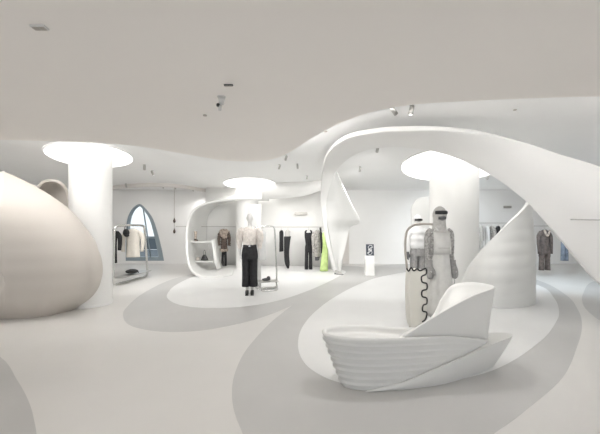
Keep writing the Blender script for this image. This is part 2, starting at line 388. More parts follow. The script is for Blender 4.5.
# rolled rim and sunken top
def inset(ring, k, dz):
    res = []
    n = len(ring)
    for i, p in enumerate(ring):
        tng = (ring[(i+1) % n]-ring[i-1]); tng.z = 0
        nn = Vector((-tng.y, tng.x, 0)).normalized()
        if nn.dot(cen-p) < 0: nn = -nn
        res.append(p+nn*k+Vector((0, 0, dz)))
    return res
top = [[p-OFS for p in rr], [p-OFS for p in inset(rr, .006, .006)], [p-OFS for p in inset(rr, .024, .004)], [p-OFS for p in inset(rr, .04, -.02)]]
c2v = Vector((1.1, 3.32, .40))-OFS
last = [p-OFS for p in inset(rr, .05, -.05)]
for k in (0, .3, .6, .85, .98): top.append([Vector((p.x*(1-k)+c2v.x*k, p.y*(1-k)+c2v.y*k, p.z*(1-k)+c2v.z*k)) for p in last])
bm = B(); grid(bm, hull, True, cap0=True); obj('hull', bm, gloss, t)
bm = B(); grid(bm, top, True, cap1=True); obj('sunken_top', bm, gloss, t)
# raised cup
ct = [(1.0, 3.115, .495), (1.22, 3.18, .60), (1.52, 3.24, .748), (1.83, 3.33, .86), (2.10, 3.46, .905), (2.17, 3.68, .90), (2.08, 3.92, .885), (1.90, 4.02, .825), (1.73, 3.93, .68), (1.55, 3.75, .53), (1.30, 3.56, .46), (1.05, 3.30, .46)]
cb = [(1.05, 3.2, .02), (1.22, 3.25, .02), (1.5, 3.30, .02), (1.78, 3.42, .02), (2.0, 3.50, .02), (2.04, 3.66, .012), (1.98, 3.85, .012), (1.84, 3.92, .012), (1.68, 3.84, .012), (1.5, 3.68, .012), (1.28, 3.5, .012), (1.1, 3.30, .012)]
cb = [Vector(p) for p in cb]; ct = [Vector(p) for p in ct]
a = cr(cb, 8, True); b = cr(ct, 8, True)
cen = sum(ct, Vector())/len(ct)
rows = [[p.lerp(q, k/10)-OFS for p, q in zip(a, b)] for k in range(11)]
bm = B(); grid(bm, rows, True, cap0=True)
inner = [[p-OFS for p in b], [p-OFS for p in inset(b, .006, .008)], [p-OFS for p in inset(b, .018, .006)], [p-OFS for p in inset(b, .03, -.03)]]
dc = Vector((1.72, 3.56, .42))-OFS
lst = inner[-1]
for k in (.15, .35, .6, .85, .98):
    inner.append([Vector((p.x*(1-k)+dc.x*k, p.y*(1-k)+dc.y*k, p.z*(1-min(1, k*1.25))+dc.z*min(1, k*1.25))) for p in lst])
obj('raised_cup', bm, gloss, t)
bm = B(); grid(bm, inner, True, cap1=True); obj('cup_lining', bm, gloss, t)
# lower side shell
sb = [(.62, 3.05, .002), (.98, 3.08, .002), (1.4, 3.18, .002), (1.79, 3.36, .002), (2.10, 3.54, .002), (2.18, 3.62, .002), (2.1, 3.72, .002), (1.9, 3.60, .002), (1.4, 3.3, .002), (.98, 3.16, .002)]
stp = [(.64, 3.055, .01), (.96, 3.065, .075), (1.27, 3.10, .175), (1.61, 3.19, .262), (1.98, 3.32, .345), (2.36, 3.54, .375), (2.2, 3.66, .36), (1.95, 3.55, .33), (1.5, 3.3, .2), (1.0, 3.14, .06)]
a = cr([Vector(p) for p in sb], 8, True); b = cr([Vector(p) for p in stp], 8, True)
rows = [[p.lerp(q, k/8)+Vector((0, -.015*math.sin(PI*k/8), 0))-OFS for p, q in zip(a, b)] for k in range(9)]
for r in rows:
    for p in r: p.z = max(p.z, .002)
bm = B(); grid(bm, rows, True, cap0=True, cap1=True); obj('side_shell', bm, gloss, t, ang=.8)
# ---------------------------------------------------------------- alcove shell behind
t = thing('display_alcove', 'white rounded alcove shell with curved backdrop behind the middle column', 'alcove', (-2, 11.5, 0))
OF = Vector((-2, 11.5, 0))
Fr = [(232, 275.5, 10.15), (215, 278.5, 9.65), (203, 278, 9.7), (193, 272, 9.9), (188, 262, 10.1), (186.5, 245, 10.3), (187, 228, 10.5), (190.5, 215, 10.7), (198, 207, 10.9), (210, 202.5, 11.1), (226, 200, 11.2), (245, 199, 11.3), (262, 199, 11.4)]
fr = [P(*a) for a in Fr]
bk = [(-2.35, 12.6, .02), (-2.9, 12.6, .02), (-3.2, 12.6, .05), (-3.45, 12.6, .3), (-3.62, 12.6, .6), (-3.7, 12.6, 1.1), (-3.7, 12.6, 1.6), (-3.62, 12.6, 2.0), (-3.4, 12.6, 2.3), (-3.0, 12.6, 2.5), (-2.5, 12.6, 2.6), (-1.8, 12.6, 2.6), (-1.2, 12.6, 2.6)]
bk = [Vector(p) for p in bk]
md = []
for a, b in zip(fr, bk):
    m = a.lerp(b, .6); c = Vector((-1.5, m.y, 1.3)); md.append(m+(m-c).normalized()*.16 if True else m)
for p in md: p.z = max(p.z, .01)
for p in fr: p.z = max(p.z, .01)
g = surf([[p-OF for p in fr], [p-OF for p in md], [p-OF for p in bk]], 8, 8)
for r in g:
    for p in r: p.z = min(max(p.z, .01), 3.05)
bm = B(); grid(bm, g); obj('shell', bm, gloss, t, solid=.08, off=0, bevel=.02)
bm = B()
q = cr([(-3.72, 12.60, 0), (-2.5, 12.68, 0), (-1, 12.72, 0), (.3, 12.6, 0), (.8, 12.2, 0), (1.15, 11.6, 0)], 10)
grid(bm, [[p-OF+Vector((0, 0, .002)) for p in q], [p-OF+Vector((0, 0, ZC-.003)) for p in q]])
obj('backdrop', bm, plaster, t, solid=.06, off=1)
bm = B()
q2 = cr([P(262, 199, 11.4), P(285, 198, 11.35), P(305, 195.5, 11.1), P(322, 190, 10.7), P(335, 184, 10.4)], 8)
grid(bm, [[p-OF for p in q2], [Vector((p.x, p.y-.15, ZC-.002))-OF for p in q2]]); obj('fascia', bm, plaster, t, solid=.04)
def shelf(x0, x1, y, d):
    bm = B(); a = P(x0, y, d); b = P(x1, y, d)
    box(bm, ((a+b)/2+Vector((0, .14, 0))-OF), ((b-a).length, .5, .035)); obj('shelf', bm, gloss, t, smooth=False, bevel=.01)
shelf(191, 212, 242, 11.0); shelf(192, 214, 261.5, 11.0)
bm = B()
q = [P(212, 240, 11.0)-OF, P(215, 262, 11.0)-OF, P(218, 270, 11.0)-OF]
grid(bm, [[Vector((p.x, p.y-.1, p.z)) for p in q], [Vector((p.x, p.y+.6, p.z)) for p in q]]); obj('side_panel', bm, gloss, t, solid=.03)
# ---------------------------------------------------------------- rails
def rail(pts, label, r=.012, drops=()):
    t = thing('clothes_rail', label, 'clothes rail', pts[0])
    o = Vector(pts[0])
    bm = B(); tube(bm, [Vector(p)-o for p in pts], r, 8); obj('bar', bm, steel, t)
    for a, b in drops:
        bm = B(); cyl(bm, Vector(a)-o, Vector(b)-o, r*.8, n=8); obj('bracket', bm, steel, t)
def rp(x, y, d): return P(x, y, d)
r1 = [rp(192, 226.5, 12.2), rp(215, 226.5, 12.2), rp(238, 226.8, 12.25)]
rail(r1, 'thin steel rail inside the alcove carrying the fur outfit', drops=[(r1[0], r1[0]+Vector((0, .36, 0))), (r1[-1], r1[-1]+Vector((0, .36, 0)))])
r2 = [rp(262, 227, 11.8), rp(285, 227, 11.9), rp(305, 227, 11.7), rp(325, 227, 11.2)]
rail(r2, 'long thin steel rail on the backdrop carrying black and lime garments', drops=[(r2[0], r2[0]+Vector((0, .85, 0))), (r2[-1], r2[-1]+Vector((.25, .55, 0)))])
r3 = [rp(472, 223, 12.6), rp(490, 223, 12.6), rp(512, 223, 12.6)]
rail(r3, 'thin steel rail on the back wall right of the thick column', drops=[(r3[1], r3[1]+Vector((0, .8, 0))), (r3[-1], r3[-1]+Vector((0, .8, 0)))])
r4 = [rp(532, 226, 10.2), rp(548, 226, 10.2), rp(575, 226, 10.2)]
rail(r4, 'thin hanging rail carrying the brown outfit beyond the arch', drops=[(p, Vector((p.x, p.y, ZC))) for p in (r4[0], r4[-1])])
r5 = [rp(575, 219.5, 4.66), rp(590, 219.8, 4.63), rp(640, 220.5, 4.6)]
rail(r5, 'short steel rail fixed to the front of the arch at right edge', r=.009, drops=[(r5[0], r5[0]+Vector((0, .08, 0))), (r5[-1], r5[-1]+Vector((0, .08, 0)))])
r6 = [rp(176, 226.5, 12.9), rp(182, 226.5, 12.9), rp(190, 226.5, 12.9)]
rail(r6, 'short rail on the far wall left of the alcove', drops=[(r6[0], r6[0]+Vector((0, .5, 0))), (r6[-1], r6[-1]+Vector((0, .5, 0)))])
# ---------------------------------------------------------------- clothing
def cloth(secs, folds=7, amp=.02, n=36, seed=0, fuzz=0, k=5):
    """secs: (z, cx, cy, rx, ry) top to bottom -> bmesh of a soft folded loft"""
    P3 = cr([Vector((s[1], s[2], s[0])) for s in secs], k); R3 = cr([Vector((s[3], s[4], 0)) for s in secs], k)
    bm = B(); rows = []
    for i, (c, r) in enumerate(zip(P3, R3)):
        v = i/len(P3); row = []
        for j in range(n):
            th = 2*PI*j/n
            f = 1+amp*(.4+v)*10*(math.sin(folds*th+seed+v*2)*.5+math.sin((folds*2+1)*th+seed*2)*.25)*.35
            if fuzz: f += fuzz*noise.noise(Vector((math.cos(th)*3, math.sin(th)*3, c.z*14+seed)))
            row.append(Vector((c.x+math.cos(th)*max(r.x, .004)*f, c.y+math.sin(th)*max(r.y, .004)*f, c.z)))
        rows.append(row)
    grid(bm, rows, True, True, True)
    return bm
def fuzzy(bm, a, s=12):
    bmesh.ops.subdivide_edges(bm, edges=bm.edges, cuts=1, use_grid_fill=True)
    bm.normal_update()
    for v in bm.verts:
        v.co += v.normal*a*noise.noise(v.co*s*3)+v.normal*a*.6*noise.noise(v.co*s*8)
    return bm
def hanger(t, w=.2, z=0):
    bm = B()
    tube(bm, [(0, 0, z+.02), (.02, 0, z+.05), (0, 0, z+.075), (-.02, 0, z+.055)], .003, 6)
    tube(bm, [(-w, 0, z-.07), (-w*.5, 0, z-.02), (0, 0, z+.015), (w*.5, 0, z-.02), (w, 0, z-.07)], .006, 6)
    obj('hanger', bm, steel, t)
def hang(name, label, cat, pos, rz=0, group=None):
    return thing(name, label, cat, pos, rz, group)
def top_piece(t, m, w, l, depth=.07, sl=None, sm=None, fuzz=0, part='body', flare=1.0, seed=0):
    bm = cloth([(-.01, 0, 0, .05, .04), (-.05, 0, 0, w*.8, depth*.8), (-.10, 0, 0, w, depth), (-l*.45, 0, 0, w*.88, depth*1.05), (-l*.75, 0, 0, w*.9*flare, depth*1.1), (-l, 0, 0, w*.95*flare, depth*1.1)], 6, .02, seed=seed, fuzz=fuzz)
    if fuzz: fuzzy(bm, .03)
    obj(part, bm, m, t)
    if sl:
        for s in (-1, 1):
            bm = B(); tube(bm, [(s*w*.8, 0, -.09), (s*(w+.05), .0, -.2), (s*(w+.07), -.01, -.35), (s*(w+.06), -.03, -sl)], [.06, .062, .055, .045], 14)
            if fuzz: fuzzy(bm, .03)
            obj('sleeve', bm, sm or m, t)
def legs_piece(t, m, z0, z1, w, depth=.07, gap=.09, flare=1.0, part='trousers', seed=0):
    bm = cloth([(z0, 0, 0, w, depth), (z0-.12, 0, 0, w*1.08, depth*1.1), (z0-.25, 0, 0, w*1.08, depth)], 5, .01, seed=seed)
    for s in (-1, 1):
        b2 = cloth([(z0-.12, s*w*.5, 0, w*.55, depth), (z0-.3, s*w*.55, 0, w*.52, depth), ((z0+z1)/2, s*w*.6, 0, w*.5*flare, depth*.95), (z1, s*w*.65, 0, w*.55*flare, depth)], 5, .015, seed=seed+s)
        me = bpy.data.meshes.new('x'); b2.to_mesh(me); b2.free(); bm.from_mesh(me); bpy.data.meshes.remove(me)
    return obj(part, bm, m, t)
# fur outfit on the alcove rail
p = rp(222.5, 227, 12.2)
t = hang('outfit', 'brown and tan fur jacket over slim black trousers hung in the alcove', 'outfit', p+Vector((.06, 0, -.09)), .3); t.scale = (1, 1, 1.12)
hanger(t); top_piece(t, brown, .12, .66, .08, sl=.55, fuzz=.10, part='jacket')
bm = cloth([(.0, 0, -.01, .09, .09), (-.08, 0, -.02, .17, .12), (-.18, -.03, -.05, .13, .09), (-.3, .04, -.05, .07, .05)], 5, .02); fuzzy(bm, .05); obj('collar', bm, tanfur, t)
bm = cloth([(-.66, 0, 0, .16, .1), (-.75, 0, 0, .12, .09)], 5, .03); fuzzy(bm, .04); obj('hem', bm, tanfur, t)
legs_piece(t, blk, -.6, -1.48, .09, .06)
# alcove backdrop rail garments
p = rp(283, 227.5, 11.9)
t = hang('coat', 'narrow black garment hung first on the backdrop rail', 'coat', p+Vector((-.06, 0, -.09)), 1.3)
hanger(t); top_piece(t, blk, .19, .8, .05, part='body')
t = hang('outfit', 'pale cropped top over a long black draped skirt on the backdrop rail', 'outfit', rp(286, 227.5, 11.9)+Vector((.06, -.0, -.09)), .5)
hanger(t, .12); top_piece(t, lgrey, .11, .3, .06, part='top')
bm = cloth([(-.24, 0, 0, .14, .08), (-.45, -.02, 0, .12, .08), (-.9, -.04, 0, .1, .07), (-1.25, -.01, 0, .09, .06), (-1.46, .03, 0, .02, .03)], 5, .04); obj('skirt', bm, blk, t)
t = hang('jumpsuit', 'black sleeveless jumpsuit with v neck hung alone on the backdrop rail', 'jumpsuit', rp(308.5, 227.5, 11.65)+Vector((0, 0, -.09)), 0)
hanger(t, .13)
bm = cloth([(-.1, 0, 0, .14, .07), (-.25, 0, 0, .14, .08), (-.5, 0, 0, .11, .08), (-.62, 0, 0, .13, .08)], 5, .02)
for s in (-1, 1): tube(bm, [(s*.11, 0, -.12), (s*.1, 0, -.05), (s*.06, 0, -.01)], [.035, .03, .02], 8)
obj('bodice', bm, blk, t)
legs_piece(t, blk, -.56, -1.44, .12, .07)
t = hang('jacket', 'grey printed jacket with dark hem hung left of the lime dress', 'jacket', rp(317.3, 227.5, 11.4)+Vector((0, 0, -.09)), .9)
hanger(t); top_piece(t, print_m, .2, .95, .08, sl=.8, part='body')
bm = cloth([(-.92, 0, 0, .12, .07), (-1.08, 0, 0, .09, .06)], 5, .02); obj('lining', bm, dgrey, t)
t = hang('dress', 'long lime green dress hung at the end of the backdrop rail', 'dress', rp(324.8, 227.5, 11.15)+Vector((0, 0, -.09)), .1)
hanger(t, .13)
obj('dress_body', cloth([(-.08, .02, 0, .09, .06), (-.2, .02, 0, .11, .08), (-.5, .02, 0, .09, .08), (-.9, 0, 0, .11, .08), (-1.42, -.03, 0, .135, .09)], 6, .03), green, t)
t = hang('scarf', 'thin black scarf hung between the grey jacket and lime dress', 'scarf', rp(320.8, 227.5, 11.28)+Vector((0, -.12, 0)), .4)
obj('cloth', cloth([(0, 0, .05, .03, .05), (-.3, 0, 0, .04, .03), (-.6, 0.02, 0, .035, .03), (-.9, .03, 0, .03, .02)], 4, .03), blk, t)
# garments far right of column
for i, (x, m, l, lab) in enumerate(((481.5, lgrey, .85, 'pale grey top hung nearest the thick column on the far right rail'), (487, whitecl, 1.0, 'white long garment second on the far right rail'), (492, print_m, .9, 'grey patterned top in the middle of the far right rail'))):
    t = hang('shirt', lab, 'shirt', rp(x, 223.5, 12.6)+Vector((0, 0, -.09)), 1.0+.2*i, 'tops on the far right rail')
    hanger(t, .15); top_piece(t, m, .17, l, .06, sl=.6)
t = hang('vest', 'short black vest hung at the right end of the far right rail', 'vest', rp(498, 223.5, 12.6)+Vector((0, 0, -.09)), .4)
hanger(t, .12); top_piece(t, blk, .13, .35, .05, part='body')
t = hang('top', 'small grey top partly behind the tall rippled shell', 'shirt', rp(504, 223.5, 12.6)+Vector((0, 0, -.09)), .4)
hanger(t, .12); top_piece(t, lgrey, .14, .5, .05, part='body')
# brown outfit
t = hang('outfit', 'brown taupe jacket and wide trousers hung beyond the arch', 'outfit', rp(544.5, 226.5, 10.2)+Vector((0, 0, -.09)), .05); t.scale = (.86, 1, 1)
hanger(t, .18); top_piece(t, taupe, .17, .62, .09, sl=.78, part='jacket')
bm = B(); tube(bm, [(-.1, -.09, -.03), (0, -.12, -.2), (.12, -.09, -.03)], [.03, .035, .03], 8); obj('lapel', bm, tanfur, t)
legs_piece(t, taupe, -.55, -1.30, .19, .09, flare=.72)
t = hang('trousers', 'blue grey trousers hung right of the brown outfit, cut off by the arch', 'trousers', rp(564.5, 226.5, 10.2)+Vector((0, 0, -.09)), .1)
hanger(t, .12); legs_piece(t, denim, -.3, -1.0, .10, .06, part='legs')
# ---------------------------------------------------------------- loop racks
def loop_rack(px, d, label, h=1.63, w=1.0, rz=0, foot=.5, r=.018):
    b = FL(px, d)
    t = thing('garment_rack', label, 'garment rack', b, rz)
    bm = B(); x = w/2
    pts = [(-x*.86, 0, .03), (-x*1.02, 0, .12), (-x*1.03, .0, .5), (-x*1.0, 0, 1.2), (-x*.97, 0, h-.12), (-x*.85, 0, h-.02), (-x*.5, 0, h), (x*.5, 0, h), (x*.82, 0, h-.02), (x*.92, 0, h-.12), (x*.98, 0, 1.2), (x*1.1, 0, .5), (x*1.12, 0, .14), (x*1.0, 0, .03), (x*.3, 0, .02), (-x*.4, 0, .02)]
    tube(bm, pts, r, 10, closed=True); obj('frame', bm, chrome, t)
    if foot: bm = B(); pts2 = [(-x*.86, 0, .16), (-x*.7, -foot, .05), (-x*.3, -foot*1.15, .022), (x*.4, -foot*1.15, .022), (x*.85, -foot, .05), (x*1.05, 0, .16)]
    if foot: tube(bm, pts2, r, 10); obj('foot_loop', bm, chrome, t)
    bm = B(); box(bm, (0.05, -.02, .2), (w*.95, .34, .02)); obj('shelf', bm, steel, t, smooth=False, bevel=.008)
    return t
lr = loop_rack(131, 281.2, 'chrome rounded loop rack standing beside the left column', h=1.6, w=1.5, rz=1.5, foot=0, r=.032)
lc = lr.location.copy()
def onr(lx, z, ly=0):
    return lc+Matrix.Rotation(1.5, 3, 'Z') @ Vector((lx, ly, 0))+Vector((0, 0, z))
t = hang('shirt', 'cream long-sleeved shirt hung on the loop rack by the left column', 'shirt', onr(.1, 1.50), .1)
hanger(t); top_piece(t, creamcl, .20, .82, .09, sl=.66, part='body', seed=1)
bm = cloth([(0, 0, 0, .07, .06), (-.06, 0, 0, .1, .08)], 4, .02); obj('collar', bm, creamcl, t)
t = hang('hanging_bag', 'round black bag hung in front of the cream shirt', 'bag', onr(-.1, 1.41, .08), .2)
bm = B(); ball(bm, (0, 0, -.02), (.09, .05, .11)); ball(bm, (.02, -.02, -.1), (.07, .05, .04)); obj('pouch', bm, blk2, t)
bm = B(); tube(bm, [(-.05, 0, .06), (-.03, .01, .15), (.0, .01, .18), (.03, .01, .14), (.05, 0, .06)], .008, 6); obj('strap', bm, blk2, t)
t = hang('coat', 'long black coat hung at the column end of the loop rack', 'coat', onr(-.3, 1.50, .36), .25)
hanger(t, .13); top_piece(t, blk, .13, .95, .07, sl=.6, part='body')
p = onr(.06, .212)
t = thing('handbag', 'soft black handbag lying on the bottom shelf of the loop rack', 'bag', p, .3)
bm = B(); ball(bm, (0, 0, .065), (.16, .1, .065)); ball(bm, (-.08, .01, .06), (.1, .09, .055)); obj('pouch', bm, blk2, t)
bm = B(); tube(bm, [(.1, 0, .1), (.15, -.03, .08), (.17, -.05, .015)], .012, 6); obj('strap', bm, blk2, t)
mr = loop_rack(265.5, 289, 'slim chrome loop rack behind the mannequin in the feathered blouse', h=1.57, w=.52, rz=.35, foot=.3, r=.02)
p = mr.location
t = hang('shirt', 'sheer white top hung on the slim loop rack', 'shirt', Vector((p.x-.1, p.y-.02, 1.47)), .7)
hanger(t, .14); top_piece(t, whitecl, .14, .75, .05, part='body')
t = thing('shoe', 'dark grey shoe lying on the slim loop rack shelf', 'shoe', (p.x+.02, p.y-.02, .212), .5)
bm = B(); ball(bm, (0, 0, .035), (.12, .04, .035)); ball(bm, (.06, 0, .06), (.05, .038, .05)); obj('upper', bm, dgrey, t)
# hoop behind right mannequins
t = thing('garment_rack', 'tall beige hoop rail curving around the white-jacketed mannequin', 'garment rack', FL(424, 303))
o0 = t.location.copy()
bm = B(); tube(bm, [P(411, 300, 6.55)-o0, P(409.5, 285, 6.5)-o0, P(407, 268, 6.4)-o0, P(405.3, 250, 6.4)-o0, P(406, 235, 6.4)-o0, P(409, 228.5, 6.4)-o0, P(415, 225, 6.4)-o0, P(428, 224, 6.4)-o0, P(440, 227, 6.4)-o0, P(444, 238, 6.45)-o0, P(444, 270, 6.5)-o0, P(442, 300, 6.55)-o0], .022, 12); obj('hoop', bm, slotm, t)
bm = B(); a = P(411, 303, 6.55)-o0; b = P(442, 303, 6.55)-o0
tube(bm, [(a.x, a.y, .02), ((a.x+b.x)/2, a.y+.05, .02), (b.x, a.y, .02)], .022, 10); cyl(bm, (a.x, a.y, .0), (a.x, a.y, .15), .02, n=10); cyl(bm, (b.x, a.y, .0), (b.x, a.y, .15), .02, n=10)
obj('base_bar', bm, slotm, t)
# ---------------------------------------------------------------- mannequins
def body(t, h, arms, legs, head=True, name='body', m=None, vox=.011):
    """continuous mannequin body. units scaled to height h, faces -Y"""
    s = h/1.8
    bm = B()
    def v(*a): return Vector(a)*s
    torso = [((0, .0, .86), .135, .10), ((0, 0, .96), .155, .11), ((0, 0, 1.08), .115, .09), ((0, -.01, 1.22), .135, .10), ((0, -.01, 1.36), .155, .10), ((0, .0, 1.44), .13, .075), ((0, .01, 1.49), .055, .05), ((0, .0, 1.58), .048, .05)]
    cs = cr([v(*a[0]) for a in torso], 4); rs = cr([Vector((a[1]*s, a[2]*s, 0)) for a in torso], 4)
    grid(bm, [[Vector((c.x+math.cos(2*PI*j/20)*r.x, c.y+math.sin(2*PI*j/20)*r.y, c.z)) for j in range(20)] for c, r in zip(cs, rs)], True, True, True)
    ball(bm, v(0, -.01, 1.685), (.072*s, .09*s, .112*s), 24)
    ball(bm, v(0, -.03, 1.625), (.05*s, .06*s, .05*s), 16)
    ball(bm, v(0, -.1, 1.67), (.012*s, .018*s, .025*s), 12)
    for sx in (-1, 1): ball(bm, v(sx*.074, .0, 1.675), (.01*s, .018*s, .028*s), 10)
    for sx, a in zip((-1, 1), arms):
        tube(bm, [v(*q) for q in a], [.06*s, .048*s, .04*s, .034*s, .024*s], 14)
        hnd = v(*a[-1]); dr = (v(*a[-1])-v(*a[-2])).normalized()
        q = Vector((0, 1, 0)); q = (q-dr*q.dot(dr)).normalized(); side = dr.cross(q)
        pm = hnd+dr*.05*s
        M = Matrix((side, q, dr)).transposed().to_4x4()
        ball(bm, pm, (.016*s, .04*s, .055*s), 14, rot=M)
        for k, ln in enumerate((.068, .08, .075, .058)):
            b0 = pm+dr*.035*s+q*(-.027+k*.018)*s
            tube(bm, [b0, b0+dr*ln*.5*s-side*sx*.003*s, b0+dr*ln*s-side*sx*.014*s], [.0095*s, .009*s, .007*s], 8, k=3)
        b0 = pm-q*.03*s-dr*.02*s
        tube(bm, [b0, b0-q*.025*s+dr*.03*s, b0-q*.03*s+dr*.06*s], [.012*s, .010*s, .008*s], 8, k=3)
    for a in legs:
        tube(bm, [v(*q) for q in a], [.088*s, .078*s, .056*s, .052*s, .034*s], 16)
        ft = v(*a[-1])
        tube(bm, [ft+v(0, .03, -.02), ft+v(0, -.03, -.045), ft+v(0, -.11, -.055), ft+v(0, -.17, -.06)], [.036*s, .038*s, .034*s, .02*s], 12)
    o = obj(name, bm, m or skin_m, t)
    r = o.modifiers.new('r', 'REMESH'); r.mode = 'VOXEL'; r.voxel_size = vox; r.use_smooth_shade = True
    sm = o.modifiers.new('sm', 'SMOOTH'); sm.factor = .5; sm.iterations = 3
    return o
# --- mannequin in feather blouse and black trousers
b0 = FL(249.7, 294)
t = thing('mannequin', 'white mannequin in feathered blouse and wide black trousers', 'mannequin', b0, .12); t.scale = (.97, 1, 1.015)
hh = 1.86; s = hh/1.8
arms = [[(sx*.15, 0, 1.42), (sx*.20, .0, 1.28), (sx*.22, .01, 1.13), (sx*.225, -.02, .98), (sx*.22, -.05, .86)] for sx in (-1, 1)]
legs = [[(sx*.085, 0, .9), (sx*.08, 0, .68), (sx*.07, -.005, .48), (sx*.062, .01, .3), (sx*.058, .02, .09)] for sx in (-1, 1)]
body(t, hh, arms, legs)
bm = cloth([(1.53, 0, 0, .07, .07), (1.49, 0, 0, .15, .10), (1.39, 0, 0, .18, .13), (1.26, 0, 0, .165, .13), (1.12, 0, 0, .14, .12)], 7, .02); fuzzy(bm, .02, 16); obj('blouse', bm, feather, t)
for sx in (-1, 1):
    bm = B(); tube(bm, [(sx*.15, 0, 1.48), (sx*.21, 0, 1.42), (sx*.24, 0, 1.30), (sx*.24, -.01, 1.17), (sx*.235, -.02, 1.04)], [.06, .085, .085, .06, .035], 18); fuzzy(bm, .022, 16); obj('sleeve', bm, feather, t)
bm = cloth([(1.13, 0, 0, .15, .12), (1.05, 0, 0, .168, .13), (.92, 0, 0, .19, .14), (.8, 0, 0, .19, .13)], 6, .01)
for sx in (-1, 1):
    b2 = cloth([(.95, sx*.09, 0, .095, .12), (.75, sx*.09, 0, .095, .12), (.45, sx*.09, 0, .092, .115), (.18, sx*.09, 0, .098, .12)], 5, .02, seed=sx)
    me = bpy.data.meshes.new('x'); b2.to_mesh(me); b2.free(); bm.from_mesh(me); bpy.data.meshes.remove(me)
tr = obj('trousers', bm, blk, t)
bm = B(); a = [[Vector((math.cos(2*PI*j/28)*.158, math.sin(2*PI*j/28)*.127, z)) for j in range(28)] for z in (1.085, 1.125)]; grid(bm, a, True); obj('belt', bm, blk2, tr, solid=.008, off=0)
bm = B(); box(bm, (0, -.135, 1.105), (.045, .012, .035)); obj('buckle', bm, chrome, tr, smooth=False, bevel=.003)
for sx in (-1, 1):
    bm = B(); y0 = .02*s
    tube(bm, [(sx*.062, .05, .06), (sx*.062, -.02, .05), (sx*.062, -.1, .032), (sx*.062, -.19, .022)], [.042, .045, .042, .022], 12); box(bm, (sx*.062, -.07, .008), (.075, .27, .014))
    cyl(bm, (sx*.062, .04, .0), (sx*.062, .04, .06), .022, .03, 10); obj('shoe', bm, blk2, t)
# --- hooded mannequin in long apron
b0 = Vector(((439.3-300)/F*5.3, 5.3, 0))
t = thing('mannequin', 'hooded mannequin in long pale grey apron dress and grey mittens', 'mannequin', b0, .06); t.scale = (.97, .96, 1.02)
legs = [[(sx*.085, 0, .9), (sx*.09, 0, .68), (sx*.09, -.005, .48), (sx*.09, .01, .3), (sx*.09, .02, .09)] for sx in (-1, 1)]
hh = 1.84
arms = [[(sx*.15, 0, 1.43), (sx*.19, .0, 1.28), (sx*.20, .01, 1.12), (sx*.20, -.03, .98), (sx*.205, -.07, .86)] for sx in (-1, 1)]
body(t, hh, arms, legs)
bm = B(); ball(bm, (0, -.01, 1.725), (.112, .12, .145), 32); tube(bm, [(0, 0, 1.72), (0, 0, 1.6), (0, 0, 1.5), (0, 0, 1.45)], [.105, .105, .12, .17], 24); hood = obj('hood', bm, lgrey, t)
r = hood.modifiers.new('r', 'REMESH'); r.mode = 'VOXEL'; r.voxel_size = .012; r.use_smooth_shade = True
def band(name, z0, z1, r, m, par, a0=-PI*.86, a1=-PI*.14, cy=-.012, ry=None):
    bm = B(); n = 20; ry = ry or r*1.15
    g = []
    for z, k in ((z0, .93), (z0*.7+z1*.3, 1.0), (z0*.3+z1*.7, 1.0), (z1, .93)): g.append([Vector((math.cos(a0+(a1-a0)*i/n)*r*k, cy+math.sin(a0+(a1-a0)*i/n)*ry*k, z)) for i in range(n+1)])
    grid(bm, g); return obj(name, bm, m, par, solid=.014, off=0)
band('goggles', 1.738, 1.79, .116, blk2, t)
band('mask', 1.655, 1.705, .10, dgrey, t, -PI*.72, -PI*.28, ry=.115)
obj('face_opening', (lambda b: (ball(b, (0, -.085, 1.70), (.06, .045, .075), 20), b)[1])(B()), mgrey, t)
# jacket body and sleeves
bm = cloth([(1.51, 0, 0, .10, .09), (1.47, 0, 0, .17, .11), (1.35, 0, 0, .19, .13), (1.15, 0, 0, .17, .13), (1.0, 0, 0, .175, .135), (.88, 0, 0, .18, .14)], 6, .01); obj('jacket', bm, sleevem, t)
for sx in (-1, 1):
    bm = B(); tube(bm, [(sx*.14, 0, 1.48), (sx*.185, 0, 1.42), (sx*.20, 0, 1.25), (sx*.20, 0, 1.07), (sx*.205, -.04, .93)], [.05, .062, .057, .052, .05], 16); fuzzy(bm, .004); obj('sleeve', bm, sleevem, t)
    # mitten with cuff and thumb
    bm = B(); tube(bm, [(sx*.202, -.04, 1.0), (sx*.206, -.05, .93), (sx*.212, -.08, .84), (sx*.214, -.10, .76), (sx*.205, -.10, .71)], [.06, .056, .064, .056, .028], 16)
    tube(bm, [(sx*.195, -.11, .88), (sx*.175, -.16, .83), (sx*.17, -.165, .78)], [.035, .03, .02], 10)
    mt = obj('mitten', bm, mgrey, t)
# apron dress (front bib + long skirt)
bm = cloth([(1.22, 0, 0, .145, .14), (1.1, 0, 0, .155, .145), (.95, 0, 0, .175, .155), (.7, 0, 0, .205, .18), (.45, 0, 0, .24, .2), (.12, -.01, 0, .26, .22)], 7, .018, n=56); obj('skirt', bm, apron, t)
bm = B(); g = []
for z, w, y in ((1.50, .115, -.10), (1.44, .14, -.12), (1.3, .145, -.148), (1.2, .15, -.152), (1.1, .15, -.152)):
    g.append([Vector((w*(i/6-.5)*2, y+.045*abs(i/6-.5)*2*abs(i/6-.5)*2, z)) for i in range(7)])
grid(bm, g); bib = obj('bib', bm, apron, t, solid=.012, off=0)
for sx in (-1, 1):
    bm = B(); tube(bm, [(sx*.075, -.115, 1.47), (sx*.09, -.03, 1.535), (sx*.09, .06, 1.5), (sx*.06, .12, 1.35)], .014, 8); obj('strap', bm, apron, bib)
bm = B(); box(bm, (0, -.158, 1.2), (.2, .012, .015)); obj('seam', bm, lgrey, bib, smooth=False)
